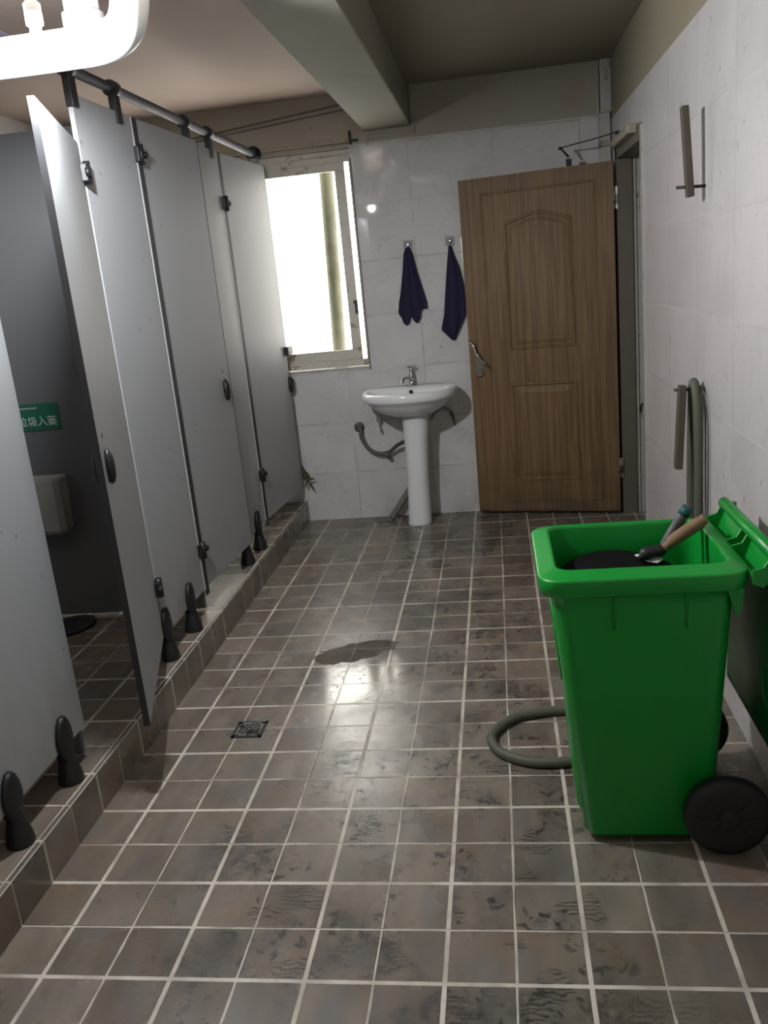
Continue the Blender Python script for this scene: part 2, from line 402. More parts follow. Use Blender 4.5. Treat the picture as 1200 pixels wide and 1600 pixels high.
# corridor seen through the doorway
m = MB(); m.box(2.0, 2.2, 2.0, YB, -.05, ZC)
struct(m.build('wall_corridor', 'plaster'), 'corridor wall beyond the doorway', 'wall')
m = MB(); m.box(XR+.24, 2.0, 2.2, 2.4, -.05, ZC)
struct(m.build('wall_corridor_end', 'plaster'), 'corridor end wall beyond the doorway', 'wall')
# door frame
m = MB()
m.box(XR-.008, XR+.075, DY1-.04, DY1+.02, 0, DZ+.02)                 # far jamb (hinge side)
m.box(XR-.008, XR+.075, DY0, DY1, DZ-.035, DZ+.02)                   # head
m.mi = 1
m.box(XR+.075, XR+.24, DY1-.025, DY1+.01, 0, DZ)                     # lighter reveal
m.box(XR-.012, XR+.24, DY0-.004, DY0+.012, 0, DZ+.03, bev=.003)      # near jamb edge strip
m.box(XR+.085, XR+.095, DY1-.035, DY1-.02, 0, DZ)
m.mi = 0; m.box(XR-.01, XR, DY0, DY1+.04, DZ+.02, DZ+.035)
struct(m.build('trim_2', ['jamb', 'pale']), 'worn door frame with dark far jamb and pale near edge', 'trim')

# window
win = thing('window_1', (WX0, YB, WZ0), 'white framed sliding window with overexposed daylight', 'window', kind='structure')
def wbox(*a, **k): pass
m = MB()   # outer frame: coordinates local to (WX0,YB,WZ0)
w_, h_ = WX1-WX0, WZ1-WZ0
def L(x0, x1, z0, z1, y0, y1, bev=.003): m.box(x0-WX0, x1-WX0, y0, y1, z0-WZ0, z1-WZ0, bev=bev)
L(WX0, WX1, WZ0+.012, 1.045, .02, .10); L(WX0, WX1, 2.225, 2.262, .03, .10); L(WX0, WX1, 2.266, 2.292, .018, .10); m.mi = 1; L(WX0, WX1, 2.296, 2.322, .006, .10); L(WX0, WX1, 2.326, WZ1+.012, -.008, .10); m.mi = 0
L(WX0, WX0+.03, 1.04, 2.23, .03, .10); L(WX1-.012, WX1, 1.04, 2.23, .01, .10)
m.build('window_frame', ['upvc', 'oldtrim'], win)
m = MB()   # inner sliding sash in front
L(-1.80, -.655, 1.045, 1.108, .045, .075); L(-1.80, -.655, 2.18, 2.235, .045, .075)
L(-.716, -.655, 1.108, 2.18, .045, .075); L(-1.80, -1.74, 1.108, 2.18, .045, .075)
sash = m.build('window_sash', 'upvc', win)
m = MB(); m.box(-1.74-WX0, -.716-WX0, .058, .062, 1.108-WZ0, 2.18-WZ0); m.build('pane', 'glass', sash)
m = MB(); m.box(0, w_-.0, -.012, .02, 0, .012, bev=.003); m.build('window_sill', 'pale', win)
m = MB(); m.cyl((-.665-WX0, .045, 1.40-WZ0), (-.665-WX0, .02, 1.40-WZ0), .012); m.box(-.668-WX0, -.648-WX0, .012, .022, 1.33-WZ0, 1.41-WZ0, bev=.002)
m.build('window_latch', 'black', win)
m = MB()
for i in range(9): m.box(.72-.004+i*.012, .72+.003+i*.012, .0175, .0195, .038, .046)
for i in range(5): m.box(.845+i*.011, .851+i*.011, .0175, .0195, .036, .044)
m.build('frame_print', 'greypipe', win)
# dark trim strip beside the window
m = MB(); m.box(WX1-.001, WX1+.007, YB-.006, YB+.01, .975, 2.24, bev=.002)
struct(m.build('trim_3', 'jamb'), 'thin dark edge strip down the right side of the window', 'trim')
# outside the window
m = MB(); m.tube([(-.875, 4.32, -.2), (-.865, 4.32, 1.1), (-.83, 4.32, 2.3), (-.82, 4.32, 3.2)], .046, 16)
tag(m.build('outdoor_pipe', 'pole'), 'weathered greenish pipe standing outside the window', 'pipe')
m = MB(); m.box(-.70, -.52, 4.55, 4.60, 1.28, 1.335, bev=.004); m.tube([(-.56, 4.60, -.3), (-.56, 4.60, 1.33)], .012, 8)
tag(m.build('outdoor_plate', 'red'), 'small faded red plate on a post outside, seen in the window gap', 'plate')
# far ceiling band details
m = MB(); m.tube([(-1.75, YB-.006, 2.43), (-1.395, YB-.006, 2.464), (-.95, YB-.006, 2.505), (-.505, YB-.006, 2.545)], .005, 8)
cab = tag(m.build('wall_cable', 'greypipe'), 'upper of the two thin cables slanting above the window', 'cable', 'cables above the window')
m = MB(); m.tube([(-1.75, YB-.006, 2.405), (-1.395, YB-.006, 2.442), (-.95, YB-.006, 2.478), (-.505, YB-.006, 2.513)], .004, 8)
tag(m.build('wall_cable', 'greypipe'), 'lower of the two thin cables slanting above the window', 'cable', 'cables above the window')
m = MB()
m.box(-.222, -.205, YB-.012, YB, 2.335, ZC, bev=.002); m.box(-.49, -.205, YB-.012, YB, 2.33, 2.345, bev=.002); m.box(-.50, -.486, YB-.012, YB, 2.30, 2.345, bev=.002)
tag(m.build('cable_duct', 'plaster'), 'thin cable duct wrapping around the beam end on the back wall', 'cable duct')
m = MB(); m.box(-.600, -.585, YB-.02, YB, 2.31, 2.385, bev=.003); m.box(-.585, -.545, YB-.014, YB, 2.325, 2.337, bev=.002)
tag(m.build('wall_bracket', 'edge_dark'), 'small dark bracket above the right end of the window', 'bracket')
m = MB(); m.box(.858, .919, YB-.055, YB, 2.315, ZC-.004, bev=.004); m.box(.853, .912, YB-.035, YB, 2.03, 2.315, bev=.004)
m.box(.845, .852, YB-.03, YB, 2.03, ZC-.01)
tag(m.build('cable_trunking', 'pale'), 'pale vertical cable trunking in the corner above the wooden door', 'trunking')

# ------------------------------------------------------------------ wooden door
A = Vector((.895, 3.66)); Bp = Vector((.028, 3.84)); dd = (Bp-A).normalized(); DW = (Bp-A).length
rz = math.atan2(dd.y, dd.x)
door = thing('door_1', (A.x, A.y, 0), 'brown wood-grain panelled door standing open against the back wall', 'door', rz=rz, kind='structure')
m = MB(); m.box(0, DW, -.04, 0, .012, 2.035, bev=.002); m.build('door_leaf', 'wood', door)
def frame_poly(P, prof):                                             # sweep (inset,height) profile round a closed x-z outline
    mm = MB(); c = Vector((sum(p[0] for p in P)/len(P), sum(p[1] for p in P)/len(P)))
    n = len(P); area = sum(P[i][0]*P[(i+1) % n][1]-P[(i+1) % n][0]*P[i][1] for i in range(n))
    if area < 0: P = P[::-1]
    R = []
    for ins, h in prof:
        ring = []
        for i in range(n):
            a, b_, c_ = Vector(P[i-1]), Vector(P[i]), Vector(P[(i+1) % n])
            e1 = (b_-a).normalized(); e2 = (c_-b_).normalized()
            n1 = Vector((-e1.y, e1.x)); n2 = Vector((-e2.y, e2.x)); k = (n1+n2); k = k/max(.3, k.dot(n1))
            q = b_+k*ins; ring.append((q.x, h, q.y))
        R.append(ring)
    mm.rings(R, cap0=False, cap1=True, smooth=False); return mm
def arch_outline(x0, x1, z0, z1, rise, n=14):
    P = [(x0, z0), (x1, z0), (x1, z1)]
    w = x1-x0
    for i in range(1, n):
        t = i/n; s_ = .5-.5*math.cos(2*PI*t)
        P.append((x1-w*t, z1+rise*s_**.8))
    P.append((x0, z1)); return P
prof = [(0, -.0005), (.004, .006), (.014, .007), (.020, .001), (.030, .0012), (.052, .006), (.055, .0062)]
frame_poly([(.10, .085), (.765, .085), (.765, 1.95), (.10, 1.95)], [(0, -.0005), (.003, .004), (.010, .0045), (.014, .0008), (.0145, .0006)]).build('border_moulding', 'wood', door)
frame_poly(arch_outline(.235, .635, 1.035, 1.775, .045), prof).build('upper_panel', 'wood', door)
frame_poly([(.235, .215), (.635, .215), (.635, .835), (.235, .835)], prof[:4]+[(.030, .0012), (.06, .007), (.062, .0072)]).build('lower_panel', 'wood', door)
hd = MB()
ph = [(.862, .03, 1.098), (.848, .045, 1.085), (.835, .048, 1.045), (.822, .05, 1.02), (.80, .048, .985), (.782, .042, .968), (.772, .03, .955)]
hd.tube(ph, [.009, .008, .006, .011, .006, .008, .009], 12, sm=4)
for a_ in (ph[0], ph[-1]):
    hd.tube([(a_[0]-.016, a_[1]-.003, a_[2]-.016), (a_[0], a_[1], a_[2]), (a_[0]+.016, a_[1]-.003, a_[2]+.016)], [.008, .006, .008], 10)
hd.cyl((.822, 0, 1.02), (.822, .05, 1.02), .010)
tag(hd.build('door_handle', 'chrome', door), 'ornate chrome lever handle')
m = MB(); m.box(.805, .85, .0005, .004, .90, 1.0, bev=.002); m.lathe([(.026, 0), (.027, .004), (.022, .010), (.012, .012), (.010, .006)], T(.826, .001, .905) @ rot('X', -PI/2)); m.build('keyhole_plate', 'jamb', door)
m = MB(); m.box(-.022, -.002, .000, .004, 1.78, 1.90, bev=.001); m.cyl((-.003, .003, 1.78), (-.003, .003, 1.90), .006, 12)
hg = m.build('hinge', 'dullmetal', door)
h2 = hg.copy(); C.objects.link(h2); h2.parent = door; h2.location.z = -1.55

# door closer: body on the head of the frame, hinged arms to the door top
cl = thing('door_closer', (XR, 3.2, 2.09), 'metal overhead door closer above the open wooden door', 'door closer')
m = MB(); m.box(-.052, -.001, -.24, .33, -.008, .036, bev=.008); m.build('closer_body', 'oldtrim', cl)
m = MB(); m.tube([(-.035, .20, .045), (-.036, .20, .062)], .012, 12)
m.tube([(-.035, .20, .058), (-.15, .35, .052), (-.305, .50, .045)], .0065, 8, flat=.5)
m.tube([(-.305, .50, .045), (-.26, .525, -.005)], .006, 8); m.box(-.275, -.245, .510, .535, -.052, -.015, bev=.003)
m.lathe([(.011, 0), (.011, .014)], T(-.305, .50, .036), n=12); m.build('closer_arm', 'edge_dark', cl)

# S-hook on corridor wall
m = MB(); m.tube([(1.02, DY1-.032, .62), (1.025, DY1-.035, .66), (1.045, DY1-.035, .675), (1.062, DY1-.035, .655), (1.055, DY1-.035, .62), (1.04, DY1-.035, .58), (1.05, DY1-.035, .54), (1.075, DY1-.035, .52)], .004, 8, sm=4)
tag(m.build('wire_hook', 'wire'), 'thin black wire hook hanging in the doorway reveal', 'hook')

# ------------------------------------------------------------------ toilet stalls
XP = -1.18; PT = .018; Z0, Z1 = .245, 2.24
def foot_bm():
    b_ = MB()     # origin on platform under the panel, front face of panel at x=0
    b_.lathe([(.038, 0), (.040, .006), (.036, .03), (.026, .075), (.020, .10), (.022, .115)], T(.002, 0, 0), n=20)
    b_.box(-.022, .014, -.022, .022, .085, .155, bev=.005)
    R = []
    for z, w in ((.072, .014), (.09, .030), (.115, .041), (.145, .045), (.175, .040), (.20, .028), (.218, .010)):
        R.append([(.004 if abs(math.cos(t)) < 1 and math.sin(t) < 0 else .004+.018*max(0, math.sin(t))**.6, w*math.cos(t), z) for t in [2*PI*k/16 for k in range(16)]])
    b_.rings(R)
    return b_
def pilaster(y0, y1, feet, label, edge_far=False):
    t = thing('partition_panel', (XP, y0, ZS), label, 'partition', 'fixed grey stall front panels')
    b_ = MB(); b_.box(-PT, 0, 0, y1-y0, Z0-ZS, Z1-ZS, bev=.002); b_.build('panel', 'laminate', t)
    if edge_far:
        b_ = MB(); b_.box(-PT-.001, .003, y1-y0-.004, y1-y0+.004, Z0-ZS, Z1-ZS, bev=.001); b_.build('edge_strip', 'alu', t)
    for f in feet:
        o = foot_bm().build('foot', 'black', t); o.location = (0, f-y0, 0)
    return t
pilaster(-1.35, -.42, (-1.2, -.6), 'fixed grey stall front panel nearest the viewer, left of frame')
pilaster(.255, .765, (.325, .625), 'nearest fixed grey stall front panel, left of the open stall')
pilaster(1.475, 1.98, (1.49, 1.775), 'fixed grey stall front panel right of the open stall door', True)
pilaster(2.64, 3.085, (2.65, 2.905), 'narrow fixed grey stall panel beside the furthest stall door', True)

def hinge_bm(z, front=1):
    b_ = MB(); b_.box(-.028, .030, -.004, .020, z-.03, z+.03, bev=.004); b_.cyl((.0, .016, z-.038), (.0, .016, z+.038), .013, 14)
    b_.lathe([(.014, 0), (.014, .012), (.008, .016)], T(.032, .014, z) @ rot('X', -PI/2), n=14)
    return b_
def knob_bm(x, z, side):
    b_ = MB(); R = []
    for t_, k in ((0, .9), (.008, 1.0), (.016, .92), (.022, .6), (.024, .2)):
        R.append([(x+.026*k*math.cos(a), side*t_+(0 if side > 0 else -PT), z+.055*k*math.sin(a)) for a in [2*PI*i/24 for i in range(24)]])
    b_.rings(R); return b_
def stall_door(hinge, free, label, hinges=(.45, 1.98), knob=True, dark_edge=True, flip=False, zt=Z1, latch=False, kx=.085):
    """local x from hinge to free edge, +y (or -y when flip) is the outer face towards the room"""
    a, f = Vector(hinge), Vector(free); d = f-a; w = d.length; sgn = -1 if flip else 1
    t = thing('stall_door', (a.x, a.y, 0), label, 'stall door', 'grey laminate stall doors', rz=math.atan2(d.y, d.x))
    def fl(b_):
        if flip: bmesh.ops.scale(b_.bm, vec=(1, -1, 1), verts=b_.bm.verts)
        return b_
    b_ = MB(); b_.box(.004, w-.003, -PT, 0, Z0, zt, bev=.0015); fl(b_).build('door_panel', 'laminate', t)
    b_ = MB(); b_.box(w-.003, w+.001, -PT-.001, .001, Z0, zt, bev=.0008)
    tag(fl(b_).build('edge_strip', 'edge_dark', t), 'dark edge strip')
    if flip:
        b_ = MB(); b_.box(-.006, .030, -.002, .004, Z0-.03, zt, bev=.001)
        tag(fl(b_).build('hinge_strip', 'edge_dark', t), 'dark hinge-side strip')
    for z in hinges: fl(hinge_bm(z)).build('hinge', 'black', t)
    if knob:
        fl(knob_bm(w-kx, knob if knob is not True else 1.07, 1)).build('handle', 'black', t)
        fl(knob_bm(w-kx, knob if knob is not True else 1.07, -1)).build('handle', 'black', t)
        b_ = MB()
        for dx in (0, .014): b_.box(w-.10+dx, w-.097+dx, 0, .0008, 1.155, 1.172)
        fl(b_).build('screw_marks', 'edge_dark', t)
    if latch:
        b_ = MB(); b_.box(w-.050, w+.045, .0, .030, 1.118, 1.170, bev=.004); fl(b_).build('latch', 'black', t)
    return t
# far->near doors (outer face towards the room, +x)
stall_door((XP, .252), (XP, -.40), 'grey stall door at the left picture edge, closed', hinges=(.45, 1.98), flip=False)
stall_door((XP, 1.462), (-.955, .755), 'grey stall door swung open over the platform step, green sign visible past it', flip=False, zt=2.08)
stall_door((XP, 1.992), (-1.150, 2.69), 'grey stall door slightly ajar in the middle of the row, handle at its far edge', flip=True, hinges=(.43, 2.10))
stall_door((XP, 3.10), (-1.118, 3.83), 'furthest grey stall door, beside the window', flip=True, hinges=(.515, 1.985), knob=.935, latch=True, kx=.012)

# partitions between stalls (run back from the front panels)
pw = thing('partition_wall', (XL, 2.0, ZS), 'grey partition wall coloured dark for shade, inside the open stall, carrying the green sign', 'partition', 'partitions between the stalls')
m = MB(); m.box(.01, XP-PT-XL-.002, 0, PT, .012, Z1-ZS, bev=.001); m.build('panel', 'laminate_shaded', pw)
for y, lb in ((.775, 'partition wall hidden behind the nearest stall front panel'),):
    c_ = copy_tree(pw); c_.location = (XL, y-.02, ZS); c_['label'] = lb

# head rail with hangers and wall flange
rl = thing('head_rail', (XP-.008, 0, 2.32), 'dark metal head rail running along the top of the stalls', 'rail')
m = MB(); m.tube([(0, -2.0, 0), (0, YB-.03, 0)], .019, 16); m.build('rail_tube', 'rail', rl)
for y in (.3, .75, 1.49, 1.86, 2.66, 3.0):
    m = MB(); m.tube([(0, y-.022, 0), (0, y+.022, 0)], .030, 16); m.box(-.012, .016, y-.024, y+.024, -.125, -.01, bev=.003)
    m.build('hanger', 'black', rl)
m = MB(); m.lathe([(.046, 0), (.046, .016), (.032, .022), (.030, .06)], T(0, YB, 0) @ rot('X', PI/2), n=24); m.build('wall_flange', 'black', rl)

# sign and box on the partition in the open stall
sg = thing('wall_sign', (-1.885, 2.0, 1.085), 'small green sign with white characters on the partition in the open stall', 'sign')
m = MB(); m.box(-.165, .158, -.004, -.0005, -.060, .060, bev=.001); m.build('sign_board', 'sign', sg)
def text(body, size, loc, parent, mat, align='CENTER', ext=.0006, name='sign_text'):
    cu = bpy.data.curves.new(name, 'FONT'); cu.body = body; cu.size = size; cu.extrude = ext; cu.align_x = align; cu.space_character = 1.03
    o = bpy.data.objects.new('tmp', cu); C.objects.link(o)
    me = bpy.data.meshes.new_from_object(o.evaluated_get(bpy.context.evaluated_depsgraph_get()))
    bpy.data.objects.remove(o); me.materials.clear(); me.materials.append(MT[mat])
    t = bpy.data.objects.new(name, me); C.objects.link(t); t.parent = parent; t.location = loc; t.rotation_euler = (PI/2, 0, 0)
    return t
text('垃圾入篓', .046, (.052, -.0045, -.035), sg, 'signtext')
m = MB()
for i in range(3): m.box(-.10+i*.022, -.086+i*.022, -.0055, -.003, .034, .048)
m.box(-.02, .06, -.005, -.003, .038, .044)
m.build('sign_mark', 'box', sg)
m = MB()
R = []
for z, w0, w1, dp in ((0, .02, .195, .07), (.02, .008, .205, .085), (.25, 0, .215, .10), (.262, .004, .211, .098)):
    R.append([(x, y, z) for x, y in ((w0, 0), (w0, -dp+.02), (w0+.02, -dp), (w1-.02, -dp), (w1, -dp+.02), (w1, 0))])
m.rings(R, smooth=False)
o = m.build('paper_bin', 'box'); o.location = (-1.965, 1.9995, .56); tag(o, 'light grey wall-mounted plastic box below the green sign', 'box')
# squat pan edge in the dark stall
m = MB(); m.lathe([(.09, 0), (.10, .010), (.09, .016), (.07, .010), (.05, .004)], n=28); o = m.build('drain_cover', 'edge_dark'); o.scale = (1, 1.2, 1)
o.location = (-1.79, 1.87, ZS); tag(o, 'small dark rimmed floor drain cover deep inside the open stall', 'drain cover')

# ------------------------------------------------------------------ wash basin
CX = -.348
def ell(cx, cyc, ax, af, ab, z, n=64, pb=3.2, pf=2.2):
    r = []
    for i in range(n):
        t = 2*PI*i/n; c, s_ = math.cos(t), math.sin(t)
        p = pb if s_ > 0 else pf; k = (abs(c)**p+abs(s_)**p)**(-1/p)
        r.append((cx+ax*k*c, cyc+(ab if s_ > 0 else af)*k*s_, z))
    return r
basin = thing('wash_basin', (0, 0, 0), 'white ceramic pedestal wash basin on the back wall under the window edge', 'wash basin')
m = MB(); yc = 3.70
R = [ell(CX+.02, 3.72, .085, .09, .08, .700), ell(CX+.012, 3.71, .13, .13, .13, .705), ell(CX, yc, .195, .185, .18, .735), ell(CX, yc, .245, .225, .195, .775), ell(CX, yc, .268, .245, .203, .800),
     ell(CX, yc, .285, .262, .204, .808), ell(CX, yc, .292, .268, .204, .820), ell(CX, yc, .293, .268, .204, .845), ell(CX, yc, .288, .262, .202, .858), ell(CX, yc, .270, .245, .195, .862),
     ell(CX, yc-.03, .250, .202, .110, .856), ell(CX, yc-.03, .240, .192, .100, .842), ell(CX, yc-.035, .215, .165, .085, .79), ell(CX, yc-.04, .16, .12, .07, .745), ell(CX, yc-.04, .05, .045, .04, .725)]
m.rings(R, cap0=True, cap1=True); m.build('bowl', 'ceramic', basin)
m = MB(); R = []
for z, ax, af, ab, dx in ((0, .075, .075, .07, -.002), (.008, .078, .078, .072, -.002), (.03, .073, .074, .07, 0), (.3, .068, .070, .07, .008), (.55, .074, .076, .075, .016), (.69, .084, .09, .085, .024), (.712, .087, .093, .085, .025)):
    R.append(ell(CX+dx, 3.70, ax, af, ab, z, 40, 2.4, 2.4))
m.rings(R); m.build('pedestal', 'ceramic', basin)
m = MB(); m.lathe([(.012, 0), (.012, .004), (.007, .004)], T(CX+.003, yc+.058, .834) @ rot('X', PI/2+.2), n=16); m.build('overflow_hole', 'edge_dark', basin)
m = MB(); m.lathe([(.020, 0), (.020, .004), (.008, .006)], T(CX, yc-.04, .726), n=16); m.build('drain_plug', 'chrome', basin)
tp = MB(); ty = 3.845; tx = CX+.005
tp.lathe([(.024, 0), (.024, .005), (.016, .012), (.014, .035), (.017, .045), (.015, .07), (.010, .085), (.010, .10), (.014, .104), (.012, .112)], T(tx, ty, .860), n=20)
tp.tube([(tx, ty-.008, .895), (tx-.018, ty-.030, .912), (tx-.036, ty-.055, .915), (tx-.050, ty-.078, .900), (tx-.052, ty-.083, .885)], [.009, .008, .008, .009, .011], 12, sm=5)
for k in range(4):
    a_ = PI/4+k*PI/2; tp.tube([(tx, ty, .978), (tx+.022*math.cos(a_), ty+.022*math.sin(a_), .982)], [.004, .006], 10)
    tp.lathe([(.001, -.007), (.007, -.003), (.007, .003), (.001, .007)], T(tx+.026*math.cos(a_), ty+.026*math.sin(a_), .982), n=10)
tp.lathe([(.009, 0), (.010, .008), (.004, .012)], T(tx, ty, .974), n=14)
o = tp.build('tap', 'chrome', basin)
# plumbing
m = MB(); m.tube([(-.735, YB-.012, .600), (-.72, YB-.03, .62), (-.70, YB-.04, .60), (-.70, YB-.045, .55), (-.66, YB-.05, .475), (-.60, YB-.055, .440), (-.53, YB-.06, .445), (-.47, YB-.09, .49), (-.40, YB-.14, .53)], .0125, 12, sm=5)
m.tube([(-.555, YB-.058, .445), (-.525, YB-.058, .405)], .014, 10)
hs = tag(m.build('drain_hose', 'hose_dark'), 'dark curved drain hose looping from the wall to behind the pedestal', 'hose')
m = MB(); m.lathe([(.034, 0), (.033, .008), (.020, .012), (.017, .03)], T(-.715, YB, .612) @ rot('X', PI/2), n=20)
m.build('wall_outlet', 'dullmetal', hs)
m = MB(); m.tube([(-.30, YB-.06, .35), (-.44, YB-.08, .155), (-.52, YB-.09, .05), (-.545, YB-.09, .012)], [.022, .022, .021, .022], 14, sm=4)
m.box(-.66, -.54, YB-.13, YB-.04, .001, .012, bev=.003)
tag(m.build('waste_pipe', 'greypipe'), 'grey waste pipe slanting from behind the pedestal to the floor', 'pipe')
m = MB(); m.cyl((-.575, YB, .655), (-.575, YB-.05, .655), .009); m.box(-.590, -.560, YB-.055, YB-.035, .640, .672, bev=.004)
m.tube([(-.575, YB-.045, .645), (-.578, YB-.05, .62), (-.568, YB-.05, .60), (-.570, YB-.048, .575)], [.005, .004, .004, .007], 8, sm=3)
tag(m.build('stop_valve', 'dullmetal'), 'small stop valve under the left side of the basin', 'valve')
m = MB(); m.tube([(-.24, YB-.10, .64), (-.20, YB-.07, .688), (-.15, YB-.04, .70), (-.115, YB-.03, .675), (-.100, YB-.02, .62), (-.098, YB-.01, .585)], .0075, 10, sm=5)
tag(m.build('supply_hose', 'dullmetal'), 'thin supply hose curving to the wall right of the pedestal', 'hose')

# ------------------------------------------------------------------ towels
def towel(name, left, right, label, yb=YB-.012, folds=3, hem=None):
    """left/right: lists of (x,z) down the two sides (same count)"""
    m = MB(); rows = []; nx = 25; N = 40
    def samp(Lp, t):
        k = t*(len(Lp)-1); i = min(int(k), len(Lp)-2); f = k-i
        return Lp[i][0]*(1-f)+Lp[i+1][0]*f, Lp[i][1]*(1-f)+Lp[i+1][1]*f
    for j in range(N+1):
        t = j/N; a = samp(left, t); c = samp(right, t); row = []
        for i in range(nx):
            s_ = i/(nx-1); x = a[0]*(1-s_)+c[0]*s_; z = a[1]*(1-s_)+c[1]*s_
            if hem and t > .8: z += hem(s_)*(t-.8)/.2
            depth = .016+.012*(.5+.5*math.sin(s_*folds*2*PI+1.2*math.sin(t*3)))*(.35+.65*t)+.012*(1-t)*math.sin(PI*s_)
            depth += .004*noise.noise(Vector((x*14, z*14, 3)))
            row.append(m.bm.verts.new((x, yb-depth+.008, z)))
        rows.append(row)
    for a, c in zip(rows, rows[1:]):
        for i in range(nx-1): m._f((a[i], a[i+1], c[i+1], c[i]), True)
    return m.build(name, 'cloth', solid=.006)
t1 = towel('towel', [(-.312, 1.692), (-.328, 1.66), (-.345, 1.55), (-.368, 1.43), (-.392, 1.335), (-.388, 1.30)], [(-.292, 1.692), (-.278, 1.66), (-.262, 1.57), (-.234, 1.45), (-.214, 1.365), (-.212, 1.325)], 't',
           hem=lambda s_: -.075*min(1, max(0, s_/.10))*(abs(math.sin((s_-.06)*PI/.36)) if s_ < .78 else 0)**.6)
tag(t1, 'dark navy towel hanging left, bunched and ragged at its hem', 'towel', 'dark towels on wall hooks')
m = MB(); m.box(-.393, -.386, YB-.042, YB-.039, 1.335, 1.36); tag(m.build('care_label', 'paper', t1), 'tiny white label')
t2 = towel('towel', [(-.052, 1.680), (-.060, 1.63), (-.078, 1.52), (-.095, 1.40), (-.110, 1.28), (-.135, 1.185), (-.072, 1.12)], [(-.042, 1.680), (-.028, 1.63), (.000, 1.55), (.018, 1.45), (.022, 1.36), (.022, 1.27), (-.058, 1.115)], 't', folds=2)
tag(t2, 'dark navy towel hanging beside the wooden door, pointed at its lower tip', 'towel', 'dark towels on wall hooks')
for x, z, lb in ((-.300, 1.708, 'clear square adhesive hook above the left towel'), (-.045, 1.705, 'clear square adhesive hook above the towel beside the door')):
    hk = thing('wall_hook', (x, YB, z), lb, 'hook', 'adhesive hooks on the back wall')
    m = MB(); m.box(-.028, .028, -.003, 0, -.028, .028, bev=.001); m.build('plate', 'clear', hk)
    m = MB(); m.lathe([(.014, 0), (.012, .006), (.006, .010)], T(0, -.003, .002) @ rot('X', PI/2), n=16); m.tube([(0, -.008, 0), (0, -.018, -.010), (0, -.024, -.014), (0, -.030, -.006)], .003, 8, sm=3); m.build('prong', 'chrome', hk)

# ------------------------------------------------------------------ wheelie bin
def rrect(x0, x1, y0, y1, r, z, n=6):
    P = []
    for cx_, cy_, a0 in ((x1-r, y1-r, 0), (x0+r, y1-r, PI/2), (x0+r, y0+r, PI), (x1-r, y0+r, 1.5*PI)):
        for k in range(n+1):
            a = a0+PI/2*k/n; P.append((cx_+r*math.cos(a), cy_+r*math.sin(a), z))
    return P
wb = thing('wheelie_bin', (0, 0, 0), 'large bright green wheelie bin with its lid thrown open, by the right wall', 'bin')
m = MB()
R = [rrect(.375, .690, .505, .830, .03, .012), rrect(.362, .698, .495, .838, .035, .03), rrect(.300, .738, .462, .862, .045, .70), rrect(.296, .741, .460, .866, .045, .738),
     rrect(.280, .752, .446, .880, .05, .740), rrect(.272, .764, .434, .890, .055, .742), rrect(.270, .766, .432, .892, .055, .744), rrect(.266, .770, .426, .898, .058, .784), rrect(.268, .768, .428, .896, .058, .788),
     rrect(.272, .764, .432, .892, .056, .7895), rrect(.306, .734, .466, .858, .045, .8005), rrect(.310, .730, .470, .854, .042, .802), rrect(.314, .727, .474, .850, .04, .799), rrect(.316, .725, .476, .848, .04, .790), rrect(.316, .727, .477, .849, .04, .70), rrect(.345, .705, .51, .825, .03, .10), rrect(.36, .695, .52, .815, .03, .06)]
m.rings(R); body = m.build('body', 'green', wb)
for x in (.448, .622):
    m = MB(); m.tube([(x, .463, .736), (x, .461, .72), (x, .465, .64)], .0035, 8); m.build('rib', 'green', wb)
for y in (.459, .853):
    m = MB(); m.prism([(.715, y, .739), (.756, y, .739), (.750, y, .69), (.739, y, .665)], (0, .012, 0)); m.build('gusset', 'green', wb)
m = MB()   # embossed front mark (long oval ring on the left side of the bin)
pts = [(.300+.0-(z-.62)*-.05, .66+.09*math.cos(a), z) for a, z in [(2*PI*k/28, .55+.13*math.sin(2*PI*k/28)) for k in range(29)]]
pts = [(.3125-(p[2]-.55)*.085, p[1], p[2]) for p in pts]
m.tube(pts, .003, 8); m.build('embossed_ring', 'green', wb)
# hinge lugs and handle bar at the back
m = MB()
HX, HZ = .818, .826
m.tube([(HX, .405, HZ), (HX, .905, HZ)], .0165, 18)
for y in (.425, .615, .665, .885):
    m.prism([(.765, y, .760), (.765, y, .794), (.790, y, .800), (HX-.004, y, HZ+.014), (HX+.010, y, HZ), (HX, y, HZ-.02), (.79, y, .750)], (0, .008, 0))
m.prism([(.764, .43, .790), (.764, .43, .775), (.782, .43, .752), (.802, .43, .756), (HX+.006, .43, HZ-.014), (HX-.002, .43, HZ-.010), (.798, .43, .766), (.784, .43, .764)], (0, .46, 0))
m.build('handle', 'green', wb)
for y, s_ in ((.405, -1), (.905, 1)):
    m = MB(); m.lathe([(.0165, 0), (.0165, .004), (.012, .006)], T(HX, y, HZ) @ rot('X', PI/2*(1 if s_ < 0 else -1)), n=18); m.build('handle_cap', 'tyre', wb)
